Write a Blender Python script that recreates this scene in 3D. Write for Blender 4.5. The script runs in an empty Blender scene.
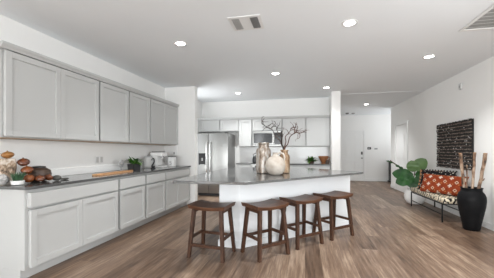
import bpy, bmesh, math, random
from mathutils import Vector, Matrix
random.seed(7)
R = math.radians
PI = math.pi
scn = bpy.context.scene
COL = scn.collection

# ------------------------------------------------------------------ camera, world, lights, exposure
cam_d = bpy.data.cameras.new('camera'); cam = bpy.data.objects.new('camera', cam_d); COL.objects.link(cam)
cam_d.sensor_width = 36.0; cam_d.sensor_fit = 'HORIZONTAL'
cam_d.lens = 36.0 * 270.0 / 494.0
cam_d.shift_y = 11.7 / 494.0
cam.location = (0, 0, 1.26)
cam.rotation_euler = (R(90), 0, math.atan(58 / 270.0))
scn.camera = cam

world = bpy.data.worlds.new('world'); scn.world = world; world.use_nodes = True
bg = world.node_tree.nodes['Background']
bg.inputs[0].default_value = (0.95, 0.97, 1.0, 1); bg.inputs[1].default_value = 1.0

def area(name, loc, rot, sx, sy, power, color=(1, 1, 1)):
    l = bpy.data.lights.new(name, 'AREA'); l.shape = 'RECTANGLE'; l.size = sx; l.size_y = sy
    l.energy = power; l.color = color
    o = bpy.data.objects.new(name, l); COL.objects.link(o); o.location = loc; o.rotation_euler = rot
    return o
# daylight through the three tall windows of the wall behind the camera
DAY = (0.95, 0.985, 1.0)
for wx in (-2.0, 0.0, 2.0):
    area('unseen_fill_light', (wx, -7.95, 1.35), (R(125), 0, 0), 1.5, 2.2, 85, DAY)
# side windows added to even out the light, unseen beside and behind the camera
area('unseen_fill_light', (-3.2, -3.3, 1.4), (R(78), 0, R(-90)), 2.2, 2.0, 190, DAY)
area('unseen_fill_light', (2.85, 1.3, 1.4), (R(76), 0, R(90)), 2.2, 2.0, 48, DAY)
# unseen window light added to brighten the hall ceiling
area('unseen_fill_light', (4.4, 11.05, 1.4), (R(165), 0, R(125)), 1.2, 1.8, 10, DAY)
# light added to lift the kitchen ceiling, hidden behind the stub wall
area('unseen_fill_light', (-3.2, 6.5, 1.05), (R(135), 0, R(-140)), 0.8, 1.5, 11, DAY)
CAN_POWER = 75.0

vs = scn.view_settings
vs.view_transform = 'Standard'; vs.look = 'None'; vs.gamma = 1.0; vs.use_curve_mapping = False
vs.exposure = 0.93

# ------------------------------------------------------------------ materials
def mat(name, color=(0.8, 0.8, 0.8), rough=0.5, metal=0.0, spec=0.5, emit=None, estr=0.0):
    m = bpy.data.materials.new(name); m.use_nodes = True
    b = m.node_tree.nodes['Principled BSDF']
    b.inputs['Base Color'].default_value = (*color, 1)
    b.inputs['Roughness'].default_value = rough
    b.inputs['Metallic'].default_value = metal
    b.inputs['Specular IOR Level'].default_value = spec
    if emit:
        b.inputs['Emission Color'].default_value = (*emit, 1); b.inputs['Emission Strength'].default_value = estr
    return m

class N:
    """small helper around a material's node tree"""
    def __init__(s, m):
        s.t = m.node_tree; s.b = s.t.nodes['Principled BSDF']
        s.co = s.t.nodes.new('ShaderNodeTexCoord').outputs['Object']
    def link(s, a, b): s.t.links.new(a, b)
    def put(s, v, inp):
        if hasattr(v, 'is_linked'): s.link(v, inp)
        else: inp.default_value = v
    def math(s, op, a, b=0.0, c=0.0):
        n = s.t.nodes.new('ShaderNodeMath'); n.operation = op
        s.put(a, n.inputs[0]); s.put(b, n.inputs[1]); s.put(c, n.inputs[2]); return n.outputs[0]
    def xyz(s, v=None):
        n = s.t.nodes.new('ShaderNodeSeparateXYZ'); s.link(v or s.co, n.inputs[0]); return n.outputs
    def comb(s, x, y, z):
        n = s.t.nodes.new('ShaderNodeCombineXYZ')
        for i, v in enumerate((x, y, z)): s.put(v, n.inputs[i])
        return n.outputs[0]
    def mapping(s, scale=(1, 1, 1), rot=(0, 0, 0), v=None):
        n = s.t.nodes.new('ShaderNodeMapping'); s.link(v or s.co, n.inputs[0])
        n.inputs['Scale'].default_value = scale; n.inputs['Rotation'].default_value = rot; return n.outputs[0]
    def noise(s, v, scale=5, detail=3, rough=0.5):
        n = s.t.nodes.new('ShaderNodeTexNoise'); s.link(v, n.inputs['Vector'])
        n.inputs['Scale'].default_value = scale; n.inputs['Detail'].default_value = detail
        n.inputs['Roughness'].default_value = rough; return n.outputs[0]
    def white(s, v):
        n = s.t.nodes.new('ShaderNodeTexWhiteNoise'); n.noise_dimensions = '3D'; s.link(v, n.inputs['Vector']); return n.outputs[0]
    def voronoi(s, v, scale=5, out='Distance'):
        n = s.t.nodes.new('ShaderNodeTexVoronoi'); s.link(v, n.inputs['Vector']); n.inputs['Scale'].default_value = scale
        return n.outputs[out]
    def ramp(s, fac, stops, interp='LINEAR'):
        n = s.t.nodes.new('ShaderNodeValToRGB'); s.link(fac, n.inputs[0]); r = n.color_ramp; r.interpolation = interp
        while len(r.elements) < len(stops): r.elements.new(0.5)
        for e, (p, c) in zip(r.elements, stops): e.position = p; e.color = (*c, 1)
        return n.outputs[0]
    def mix(s, fac, a, b, mode='MIX'):
        n = s.t.nodes.new('ShaderNodeMix'); n.data_type = 'RGBA'; n.blend_type = mode
        s.put(fac, n.inputs[0])
        for v, i in ((a, 6), (b, 7)):
            if hasattr(v, 'is_linked'): s.link(v, n.inputs[i])
            else: n.inputs[i].default_value = (*v, 1)
        return n.outputs[2]
    def color(s, v): s.link(v, s.b.inputs['Base Color'])
    def bump(s, h, strength=0.3, dist=0.01):
        n = s.t.nodes.new('ShaderNodeBump'); n.inputs['Strength'].default_value = strength
        n.inputs['Distance'].default_value = dist; s.link(h, n.inputs['Height']); s.link(n.outputs[0], s.b.inputs['Normal'])

def speckled(name, stops, scale, rough=0.5, bump=0.0, stretch=(1, 1, 1), metal=0.0, detail=4, spec=0.5):
    m = mat(name, rough=rough, metal=metal, spec=spec); n = N(m)
    f = n.noise(n.mapping(stretch), scale, detail, 0.6)
    n.color(n.ramp(f, stops))
    if bump: n.bump(f, bump, 0.01)
    return m

WALL = speckled('wall_paint', [(0.3, (0.855, 0.85, 0.835)), (0.7, (0.865, 0.86, 0.845))], 3, 0.75, 0.02)
CEIL = speckled('ceiling_paint', [(0.3, (0.86, 0.885, 0.905)), (0.7, (0.87, 0.895, 0.915))], 2, 0.9, 0.03)
TRIM = mat('white_trim_paint', (0.83, 0.83, 0.82), 0.4)
ISLE = mat('island_white_paint', (0.71, 0.725, 0.74), 0.45)
CAB = mat('pale_grey_cabinet_paint', (0.50, 0.503, 0.495), 0.38)
CABW = mat('white_cabinet_paint', (0.53, 0.535, 0.53), 0.4)
BIRCHPLY = speckled('raw_plywood', [(0.3, (0.38, 0.27, 0.18)), (0.7, (0.46, 0.34, 0.235))], 6, 0.6, 0, (1, 8, 8))
QUARTZ = speckled('grey_quartz', [(0.35, (0.075, 0.076, 0.075)), (0.6, (0.10, 0.10, 0.10)), (0.75, (0.135, 0.135, 0.133))], 60, 0.12, 0, spec=0.75)
TILE = mat('white_glossy_backsplash', (0.84, 0.84, 0.83), 0.2)
STEEL = speckled('brushed_steel', [(0.3, (0.29, 0.29, 0.285)), (0.7, (0.34, 0.34, 0.33))], 12, 0.36, 0, (60, 60, 0.6), 1.0)
DARKSTEEL = mat('grey_painted_steel', (0.30, 0.30, 0.295), 0.45, 0.3)
CHROME = mat('polished_steel', (0.85, 0.85, 0.85), 0.12, 1.0)
SOCK = mat('socket_grey', (0.55, 0.55, 0.54), 0.4)
BLACKGLASS = mat('black_glass', (0.012, 0.012, 0.014), 0.12, spec=0.25)
BLACK = mat('black_plastic', (0.02, 0.02, 0.021), 0.45)
BLACKMETAL = mat('black_metal', (0.016, 0.016, 0.017), 0.42, 0.4)
GREYPL = mat('grey_plastic', (0.35, 0.35, 0.35), 0.5)
WHITEPL = mat('white_plastic', (0.82, 0.82, 0.81), 0.35)
LENS = mat('lit_lamp_lens', (1, 1, 1), 0.5, emit=(1, 0.97, 0.92), estr=14)
VENTDARK = mat('vent_dark', (0.20, 0.20, 0.20), 0.7)
VENTGREY = mat('vent_grey', (0.42, 0.42, 0.41), 0.7)

def floor_material():
    m = mat('wood_plank_floor', rough=0.38, spec=0.4); n = N(m)
    W, L = 0.18, 1.9
    o = n.xyz()
    rx = n.math('DIVIDE', o[0], W); row = n.math('FLOOR', rx); fx = n.math('FRACT', rx)
    off = n.math('MULTIPLY', n.white(n.comb(row, 3.7, 0.0)), 7.0)
    ry = n.math('ADD', n.math('DIVIDE', o[1], L), off); pid = n.math('FLOOR', ry); fy = n.math('FRACT', ry)
    rnd = n.white(n.comb(row, pid, 1.3)); rnd2 = n.white(n.comb(row, pid, 8.1))
    shift = n.comb(n.math('MULTIPLY', rnd, 31.0), n.math('MULTIPLY', rnd2, 17.0), 0.0)
    va = n.t.nodes.new('ShaderNodeVectorMath'); va.operation = 'ADD'; n.link(n.co, va.inputs[0]); n.link(shift, va.inputs[1])
    grain = n.noise(n.mapping((22, 1.3, 1), v=va.outputs[0]), 1.6, 6, 0.68)
    broad = n.noise(n.mapping((5, 0.8, 1), v=va.outputs[0]), 1.5, 3, 0.55)
    fac = n.math('ADD', n.math('MULTIPLY', rnd, 0.24), n.math('ADD', n.math('MULTIPLY', grain, 0.80), n.math('MULTIPLY', broad, 0.42)))
    fac = n.math('ADD', n.math('MULTIPLY', n.math('SUBTRACT', fac, 0.73), 1.35), 0.5)
    c = n.ramp(fac, [(0.14, (0.045, 0.025, 0.016)), (0.38, (0.128, 0.078, 0.050)), (0.58, (0.205, 0.134, 0.091)), (0.84, (0.40, 0.295, 0.215))])
    g = n.math('MAXIMUM', n.math('LESS_THAN', fx, 0.016), n.math('LESS_THAN', fy, 0.0024))
    c = n.mix(n.math('MULTIPLY', g, 0.6), c, (0.05, 0.032, 0.022))
    n.color(c); n.bump(grain, 0.06, 0.003)
    return m
FLOOR = floor_material()

WALNUT = speckled('dark_walnut', [(0.25, (0.024, 0.010, 0.006)), (0.55, (0.060, 0.026, 0.014)), (0.8, (0.115, 0.053, 0.029))], 5, 0.5, 0.05, (12, 1.4, 12), spec=0.25)
WALNUTV = speckled('dark_walnut_upright', [(0.25, (0.022, 0.010, 0.006)), (0.55, (0.056, 0.025, 0.014)), (0.8, (0.11, 0.052, 0.029))], 5, 0.5, 0.05, (14, 14, 1.2), spec=0.25)
WALNUTS = speckled('dark_walnut_seat', [(0.25, (0.034, 0.014, 0.008)), (0.5, (0.085, 0.037, 0.020)), (0.8, (0.165, 0.080, 0.043))], 4, 0.40, 0.05, (1.2, 12, 12), spec=0.3)  # walnut lightened to hold the highlight on the seats
ACACIA = speckled('honey_board_wood', [(0.25, (0.36, 0.17, 0.07)), (0.55, (0.55, 0.30, 0.14)), (0.8, (0.66, 0.41, 0.22))], 5, 0.45, 0.03, (10, 1.2, 10))
BARK = speckled('pale_birch_bark', [(0.34, (0.06, 0.04, 0.03)), (0.44, (0.30, 0.21, 0.14)), (0.54, (0.56, 0.49, 0.42)), (0.8, (0.72, 0.68, 0.62))], 14, 0.8, 0.3, (1, 1, 0.7))
BRANCHBARK = speckled('birch_branch_bark', [(0.36, (0.05, 0.032, 0.022)), (0.47, (0.20, 0.115, 0.07)), (0.6, (0.40, 0.29, 0.21)), (0.8, (0.56, 0.48, 0.41))], 11, 0.8, 0.3, (1.2, 1.2, 0.6))
ONION = speckled('copper_brown_skin', [(0.25, (0.085, 0.022, 0.007)), (0.55, (0.22, 0.065, 0.019)), (0.8, (0.42, 0.15, 0.045))], 7, 0.25, 0, (6, 6, 0.7))
ONIOND = speckled('dark_copper_skin', [(0.25, (0.045, 0.013, 0.006)), (0.55, (0.125, 0.036, 0.014)), (0.8, (0.26, 0.09, 0.033))], 7, 0.25, 0, (6, 6, 0.7))
ONIONG = speckled('golden_brown_skin', [(0.25, (0.20, 0.075, 0.02)), (0.55, (0.36, 0.17, 0.055)), (0.8, (0.55, 0.33, 0.14))], 7, 0.3, 0, (6, 6, 0.7))
ROOT = mat('pale_root_fibre', (0.75, 0.70, 0.60), 0.8)
DARKPOT = speckled('dark_brown_ceramic', [(0.3, (0.035, 0.022, 0.016)), (0.7, (0.095, 0.058, 0.04))], 8, 0.4)
STONE = speckled('grey_stone', [(0.3, (0.045, 0.043, 0.038)), (0.7, (0.11, 0.105, 0.095))], 14, 0.7)
MOTTLED = speckled('mottled_white_stone', [(0.38, (0.14, 0.135, 0.13)), (0.52, (0.42, 0.41, 0.40)), (0.7, (0.62, 0.61, 0.60))], 30, 0.6, 0.2)
CERAMIC = mat('white_ceramic', (0.84, 0.83, 0.81), 0.3)
GREEN = speckled('leaf_green', [(0.3, (0.022, 0.085, 0.010)), (0.7, (0.060, 0.19, 0.022))], 9, 0.45)
DKGREEN = speckled('dark_leaf_green', [(0.3, (0.012, 0.050, 0.012)), (0.7, (0.030, 0.105, 0.022))], 9, 0.45)
BRIGHTGREEN = speckled('bright_leaf_green', [(0.3, (0.07, 0.20, 0.02)), (0.7, (0.19, 0.40, 0.06))], 9, 0.45)
SPIKY = speckled('blue_green_leaf', [(0.3, (0.020, 0.060, 0.026)), (0.7, (0.055, 0.13, 0.06))], 20, 0.5)
SOIL = speckled('dark_soil', [(0.3, (0.02, 0.014, 0.01)), (0.7, (0.05, 0.035, 0.025))], 30, 0.95)
TERRA = speckled('copper_pot', [(0.3, (0.27, 0.10, 0.04)), (0.7, (0.48, 0.21, 0.09))], 7, 0.35)
MERCURY = speckled('mercury_glass_silver', [(0.34, (0.10, 0.06, 0.035)), (0.47, (0.25, 0.20, 0.16)), (0.62, (0.42, 0.40, 0.375))], 20, 0.4, 0.05, (1, 1, 0.45), 0.35)
BRONZE = speckled('mercury_glass_bronze', [(0.32, (0.11, 0.055, 0.025)), (0.5, (0.24, 0.15, 0.085)), (0.7, (0.42, 0.33, 0.23))], 20, 0.4, 0.05, (1, 1, 0.45), 0.35)
SANDWHITE = speckled('sandy_white_ceramic', [(0.3, (0.34, 0.285, 0.235)), (0.6, (0.45, 0.405, 0.355)), (0.8, (0.53, 0.49, 0.445))], 9, 0.75, 0.1)
TWIG = speckled('dark_twig', [(0.3, (0.020, 0.012, 0.009)), (0.7, (0.055, 0.033, 0.024))], 25, 0.8)
TWIGRED = speckled('reddish_twig', [(0.3, (0.045, 0.020, 0.014)), (0.7, (0.12, 0.056, 0.040))], 25, 0.8)
VASEBLACK = speckled('matte_black_ceramic', [(0.3, (0.006, 0.006, 0.0065)), (0.7, (0.010, 0.010, 0.011))], 10, 0.45, 0.05, spec=0.10)
TAN = speckled('tan_leather', [(0.3, (0.42, 0.19, 0.07)), (0.7, (0.56, 0.29, 0.13))], 10, 0.6)

def rust_fabric():
    m = mat('rust_motif_fabric', rough=0.9, spec=0.1); n = N(m); o = n.xyz()
    def motif(px, pz, r, ox, oz, kind):
        x = n.math('SUBTRACT', n.math('FRACT', n.math('ADD', n.math('DIVIDE', o[0], px), ox)), 0.5)
        z = n.math('SUBTRACT', n.math('FRACT', n.math('ADD', n.math('DIVIDE', o[2], pz), oz)), 0.5)
        x = n.math('ABSOLUTE', n.math('MULTIPLY', x, px)); z = n.math('ABSOLUTE', n.math('MULTIPLY', z, pz))
        if kind == 'diamond': return n.math('LESS_THAN', n.math('ADD', x, z), r)
        if kind == 'cross':
            a = n.math('MULTIPLY', n.math('LESS_THAN', x, r), n.math('LESS_THAN', z, r * 0.34))
            b = n.math('MULTIPLY', n.math('LESS_THAN', z, r), n.math('LESS_THAN', x, r * 0.34)); return n.math('MAXIMUM', a, b)
        return n.math('MULTIPLY', n.math('LESS_THAN', x, r), n.math('LESS_THAN', z, r * 0.5))
    base = n.ramp(n.noise(n.co, 14, 3), [(0.3, (0.19, 0.030, 0.011)), (0.7, (0.29, 0.055, 0.020))])
    c = n.mix(motif(0.20, 0.15, 0.036, 0.1, 0.2, 'diamond'), base, (0.55, 0.40, 0.28))
    c = n.mix(motif(0.20, 0.15, 0.018, 0.1, 0.2, 'diamond'), c, (0.16, 0.03, 0.015))
    c = n.mix(motif(0.20, 0.15, 0.034, 0.6, 0.7, 'cross'), c, (0.60, 0.50, 0.42))
    c = n.mix(motif(0.10, 0.15, 0.014, 0.3, 0.45, 'diamond'), c, (0.40, 0.16, 0.05))
    c = n.mix(motif(0.32, 0.17, 0.018, 0.35, 0.95, 'bar'), c, (0.10, 0.03, 0.03))
    n.color(c); n.bump(n.noise(n.co, 160, 2), 0.2, 0.003)
    return m
RUST = rust_fabric()

def ikat():
    m = mat('cream_black_ikat_fabric', rough=0.9, spec=0.1); n = N(m)
    wob = n.noise(n.co, 9, 2)
    o = n.xyz(); p = 0.17
    x = n.math('ABSOLUTE', n.math('SUBTRACT', n.math('FRACT', n.math('ADD', n.math('DIVIDE', o[0], p), n.math('MULTIPLY', wob, 0.5))), 0.5))
    y = n.math('ABSOLUTE', n.math('SUBTRACT', n.math('FRACT', n.math('ADD', n.math('DIVIDE', o[1], p * 1.1), n.math('MULTIPLY', wob, 0.6))), 0.5))
    z = n.math('ABSOLUTE', n.math('SUBTRACT', n.math('FRACT', n.math('DIVIDE', o[2], 0.16)), 0.5))
    s = n.math('ADD', n.math('ADD', x, y), n.math('MULTIPLY', z, 0.6))
    c = n.ramp(s, [(0.0, (0.03, 0.025, 0.022)), (0.40, (0.72, 0.63, 0.48)), (0.62, (0.03, 0.025, 0.022)), (0.80, (0.76, 0.69, 0.56)), (0.93, (0.34, 0.23, 0.12))], 'CONSTANT')
    n.color(c)
    return m
IKAT = ikat()

def spotted_black():
    m = mat('black_spotted_fabric', rough=0.9, spec=0.1); n = N(m)
    d = n.voronoi(n.co, 24)
    n.color(n.ramp(d, [(0.0, (0.62, 0.56, 0.48)), (0.24, (0.62, 0.56, 0.48)), (0.27, (0.014, 0.013, 0.014))], 'LINEAR'))
    return m
BLACKFAB = spotted_black()

def leaf_fiddle(name, lo, hi):
    m = mat(name, rough=0.4); n = N(m)
    n.color(n.ramp(n.noise(n.co, 6, 3), [(0.3, lo), (0.7, hi)]))
    return m
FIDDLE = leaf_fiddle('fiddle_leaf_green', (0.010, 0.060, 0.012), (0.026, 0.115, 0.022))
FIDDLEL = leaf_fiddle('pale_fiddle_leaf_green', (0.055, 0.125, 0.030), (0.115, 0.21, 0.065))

KNOT = speckled('black_woven_wool', [(0.3, (0.010, 0.009, 0.009)), (0.62, (0.024, 0.021, 0.020)), (0.8, (0.06, 0.05, 0.045))], 30, 0.85, 0.3)
CORD = speckled('taupe_woven_cord', [(0.42, (0.05, 0.038, 0.032)), (0.52, (0.20, 0.155, 0.125)), (0.75, (0.40, 0.33, 0.285))], 26, 0.85, 0.3)
BEAD = mat('grey_bead', (0.40, 0.38, 0.36), 0.35)

# ------------------------------------------------------------------ mesh helper
class MB:
    def __init__(s): s.bm = bmesh.new()
    def box(s, x0, y0, z0, x1, y1, z1, bev=0.0, seg=1):
        vs_ = [s.bm.verts.new(p) for p in ((x0, y0, z0), (x1, y0, z0), (x1, y1, z0), (x0, y1, z0), (x0, y0, z1), (x1, y0, z1), (x1, y1, z1), (x0, y1, z1))]
        fs = [s.bm.faces.new([vs_[i] for i in q]) for q in ((3, 2, 1, 0), (4, 5, 6, 7), (0, 1, 5, 4), (1, 2, 6, 5), (2, 3, 7, 6), (3, 0, 4, 7))]
        if bev:
            es = list({e for f in fs for e in f.edges})
            bmesh.ops.bevel(s.bm, geom=es, offset=bev, segments=seg, profile=0.5, affect='EDGES')
        return s
    def prism(s, pts, z0, z1, bev=0.0):
        a = [s.bm.verts.new((x, y, z0)) for x, y in pts]; b = [s.bm.verts.new((x, y, z1)) for x, y in pts]
        n = len(pts); fs = [s.bm.faces.new(a[::-1]), s.bm.faces.new(b)]
        for i in range(n): fs.append(s.bm.faces.new((a[i], a[(i + 1) % n], b[(i + 1) % n], b[i])))
        if bev:
            es = list({e for f in fs for e in f.edges})
            bmesh.ops.bevel(s.bm, geom=es, offset=bev, segments=2, profile=0.5, affect='EDGES')
        return s
    def hexa(s, bottom, top):
        """a box from four bottom and four top corners (same winding)"""
        a = [s.bm.verts.new(p) for p in bottom]; b = [s.bm.verts.new(p) for p in top]
        s.bm.faces.new(a[::-1]); s.bm.faces.new(b)
        for i in range(4): s.bm.faces.new((a[i], a[(i + 1) % 4], b[(i + 1) % 4], b[i]))
        return s
    def bar(s, p, q, w, h=None, up=(0, 0, 1)):
        """square bar from p to q"""
        h = h or w; p = Vector(p); q = Vector(q); d = (q - p).normalized(); u = Vector(up)
        if abs(d.dot(u)) > 0.95: u = Vector((0, 1, 0))
        x = d.cross(u).normalized(); y = x.cross(d).normalized()
        c = lambda o: [o + x * (sx * w / 2) + y * (sy * h / 2) for sx, sy in ((-1, -1), (1, -1), (1, 1), (-1, 1))]
        return s.hexa(c(p), c(q))
    def lathe(s, prof, c=(0, 0, 0), n=32, cap=True):
        rings = []
        for r, z in prof:
            if r < 1e-5: rings.append([s.bm.verts.new((c[0], c[1], c[2] + z))])
            else: rings.append([s.bm.verts.new((c[0] + r * math.cos(2 * PI * i / n), c[1] + r * math.sin(2 * PI * i / n), c[2] + z)) for i in range(n)])
        for a, b in zip(rings, rings[1:]):
            for i in range(n):
                j = (i + 1) % n
                q = [a[0 if len(a) == 1 else i]]
                if len(a) > 1: q.append(a[j])
                if len(b) > 1: q.append(b[j])
                q.append(b[0 if len(b) == 1 else i])
                if len(set(q)) >= 3: s.bm.faces.new(q)
        if cap:
            if len(rings[0]) > 1: s.bm.faces.new(rings[0][::-1])
            if len(rings[-1]) > 1: s.bm.faces.new(rings[-1])
        return s
    def tube(s, pts, rad, n=8, cap=True):
        pts = [Vector(p) for p in pts]; k = len(pts)
        if not hasattr(rad, '__len__'): rad = [rad] * k
        rings = []; x = None
        for i, p in enumerate(pts):
            d = (pts[min(i + 1, k - 1)] - pts[max(i - 1, 0)]).normalized()
            if x is None:
                u = Vector((0, 0, 1)) if abs(d.z) < 0.9 else Vector((1, 0, 0)); x = d.cross(u).normalized()
            else:
                x = (x - d * x.dot(d)).normalized()
            y = d.cross(x)
            rings.append([s.bm.verts.new(p + (x * math.cos(2 * PI * j / n) + y * math.sin(2 * PI * j / n)) * rad[i]) for j in range(n)])
        for a, b in zip(rings, rings[1:]):
            for j in range(n): s.bm.faces.new((a[j], a[(j + 1) % n], b[(j + 1) % n], b[j]))
        if cap: s.bm.faces.new(rings[0][::-1]); s.bm.faces.new(rings[-1])
        return s
    def ball(s, c, r, sc=(1, 1, 1), u=16, v=10):
        m = Matrix.Translation(c) @ Matrix.Diagonal((r * sc[0], r * sc[1], r * sc[2], 1))
        bmesh.ops.create_uvsphere(s.bm, u_segments=u, v_segments=v, radius=1, matrix=m); return s
    def grid(s, f, nu, nv, closed=False):
        g = [[s.bm.verts.new(f(i / nu, j / nv)) for j in range(nv + 1)] for i in range(nu + 1)]
        for i in range(nu):
            for j in range(nv): s.bm.faces.new((g[i][j], g[i + 1][j], g[i + 1][j + 1], g[i][j + 1]))
        return s
    def build(s, name, m, parent=None, smooth=False, label=None, loc=None, rot=None, weld=False):
        if weld: bmesh.ops.remove_doubles(s.bm, verts=s.bm.verts, dist=1e-5)
        bmesh.ops.recalc_face_normals(s.bm, faces=s.bm.faces)
        me = bpy.data.meshes.new(name); s.bm.to_mesh(me); s.bm.free()
        if smooth:
            for p in me.polygons: p.use_smooth = True
            try: me.set_sharp_from_angle(angle=R(38))
            except Exception: pass
        me.materials.append(m)
        o = bpy.data.objects.new(name, me); COL.objects.link(o)
        if parent: o.parent = parent
        if loc: o.location = loc
        if rot: o.rotation_euler = rot
        if label: o['label'] = label
        return o

def tag(o, label, cat, group=None):
    o['label'] = label; o['category'] = cat
    if group: o['group'] = group
    return o
def thing(name, label, cat, loc=(0, 0, 0), rz=0.0, group=None):
    o = bpy.data.objects.new(name, None); COL.objects.link(o); o.empty_display_size = 0.1
    o.location = loc; o.rotation_euler = (0, 0, rz)
    return tag(o, label, cat, group)
def struct(o): o['kind'] = 'structure'; return o
def kids(o): return [c for c in bpy.data.objects if c.parent == o]
def dup(root, loc, rz, label):
    r = root.copy(); COL.objects.link(r); r.location = loc; r.rotation_euler = (0, 0, rz); r['label'] = label
    for ch in kids(root):
        c = ch.copy(); COL.objects.link(c); c.parent = r
        for g in kids(ch):
            d = g.copy(); COL.objects.link(d); d.parent = c
    return r

# ------------------------------------------------------------------ the room
ZC = 2.75          # ceiling height
XL, XR = -3.25, 2.9
YB = 7.85          # kitchen's back wall
YF = 12.0          # far wall of the hall
YR = -8.0          # wall behind the camera
struct(MB().box(XL - 0.15, YR - 0.15, -0.1, 4.65, YF + 0.15, 0).build('floor', FLOOR))
c_ = MB().box(XL - 0.15, YR - 0.15, ZC, 4.65, YF + 0.15, ZC + 0.1)
struct(c_.build('ceiling', CEIL))
struct(MB().box(0.87, 7.45, ZC - 0.008, 4.5, YF, ZC).build('ceiling_hall', CEIL))
# left wall with two unseen openings added for the fill lights
w = MB()
w.box(XL - 0.15, -2.2, 0, XL, 6.05, ZC); w.box(XL - 0.15, 6.95, 0, XL, YB, ZC); w.box(XL - 0.15, 6.05, 2.35, XL, 6.95, ZC); w.box(XL - 0.15, 6.05, 0, XL, 6.95, 0.25); w.box(XL - 0.15, YR, 0, XL, -4.4, ZC); w.box(XL - 0.15, -4.4, 0, XL, -2.2, 0.4); w.box(XL - 0.15, -4.4, 2.4, XL, -2.2, ZC)
struct(w.build('wall_left', WALL))
struct(MB().box(XL, 5.85, 0, -2.487, 6.0, ZC).build('wall_stub', WALL))
struct(MB().box(XL - 0.15, YB, 0, 0.87, YB + 0.15, ZC).build('wall_back', WALL))
struct(MB().box(XL, 6.96, 0, -3.10, YB, ZC).build('wall_kitchen_side', WALL))
struct(MB().box(0.655, 7.1, 0, 0.87, YB, ZC).build('wall_column', WALL))
struct(MB().box(0.72, YB + 0.15, 0, 0.87, YF, ZC).build('wall_hall', WALL))
struct(MB().box(0.72, YF, 0, 4.65, YF + 0.15, ZC).build('wall_far', WALL))
w = MB(); w.box(XR, 2.4, 0, XR + 0.15, 10.15, ZC); w.box(XR, YR, 0, XR + 0.15, 0.2, ZC); w.box(XR, 0.2, 0, XR + 0.15, 2.4, 0.4); w.box(XR, 0.2, 2.4, XR + 0.15, 2.4, ZC)  # unseen opening added for the right side light
struct(w.build('wall_right', WALL))
w = MB(); w.box(4.5, 10.0, 0, 4.65, 10.4, ZC); w.box(4.5, 11.7, 0, 4.65, YF, ZC); w.box(4.5, 10.4, 0, 4.65, 11.7, 0.5); w.box(4.5, 10.4, 2.5, 4.65, 11.7, ZC)  # unseen opening added for the hall light
struct(w.build('wall_hall_right', WALL))
struct(MB().box(XR + 0.15, 9.85, 0, 4.65, 10.0, ZC).build('wall_hall_front', WALL))
# wall behind the camera with three tall windows
w = MB(); xs = [XL - 0.15, -2.75, -1.25, -0.75, 0.75, 1.25, 2.75, XR + 0.15]
for i in range(0, 8, 2): w.box(xs[i], YR - 0.15, 0, xs[i + 1], YR, ZC)
for i in range(1, 7, 2):
    w.box(xs[i], YR - 0.15, 2.5, xs[i + 1], YR, ZC); w.box(xs[i], YR - 0.15, 0, xs[i + 1], YR, 0.2)
struct(w.build('wall_rear', WALL))

# baseboards
BB = 0.10
struct(MB().box(XR - 0.016, YR, 0, XR, 8.5, BB, 0.004).build('baseboard_right', TRIM))
struct(MB().box(XR - 0.016, 9.71, 0, XR, 10.15, BB, 0.004).build('baseboard_right_end', TRIM))
struct(MB().box(2.42, YF - 0.016, 0, 4.5, YF, BB, 0.004).build('baseboard_far', TRIM))
struct(MB().box(-2.6, 5.834, 0, -2.487, 5.85, BB, 0.004).build('baseboard_stub', TRIM))
struct(MB().box(XL, YR, 0, XL + 0.016, 2.05, BB, 0.004).build('baseboard_left', TRIM))

# doors of the setting -------------------------------------------------
def panel_door(name, w, h, rows, loc, rz, arch=False):
    """door slab in local coordinates: x across, front face towards -y, z up"""
    t = MB(); s = 0.11
    t.box(0, -0.012, 0.012, w, 0.0, h)
    z = 0.20
    for (z0, z1) in rows:
        for k in range(2):
            x0 = s + k * (w - s) / 2.0; x1 = x0 + (w - 3 * s) / 2.0 + s * 0.0
            t.box(x0, -0.019, z0, x1, -0.012, z1, 0.006)
            t.box(x0 + 0.03, -0.026, z0 + 0.03, x1 - 0.03, -0.018, z1 - 0.03, 0.007)
    o = struct(t.build(name, TRIM, loc=loc, rot=(0, 0, rz)))
    f = MB(); c = 0.075
    f.box(-c - 0.01, -0.028, 0, -0.01, 0, h + 0.012 + c, 0.004); f.box(w + 0.01, -0.028, 0, w + 0.01 + c, 0, h + 0.012 + c, 0.004)
    f.box(-0.01, -0.028, h + 0.012, w + 0.01, 0, h + 0.012 + c, 0.004)
    f.build('door_frame', TRIM, o)
    return o
d1 = panel_door('door_1', 0.80, 2.02, [(0.22, 0.82), (0.98, 1.58), (1.70, 1.90)], (1.565, YF - 0.002, 0), 0)
k = MB(); k.box(0.715, -0.045, 1.10, 0.775, -0.012, 1.22, 0.008).build('keypad', BLACK, d1, label='black keypad lock')
k = MB(); k.lathe([(0.0, 0), (0.03, 0.0), (0.03, 0.012), (0.012, 0.016), (0.012, 0.04), (0.028, 0.05), (0.030, 0.065), (0.018, 0.078), (0, 0.08)], n=16)
k.build('door_knob', DARKSTEEL, d1, True, 'dark metal knob', loc=(0.745, -0.012, 0.95), rot=(R(90), 0, 0))
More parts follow.
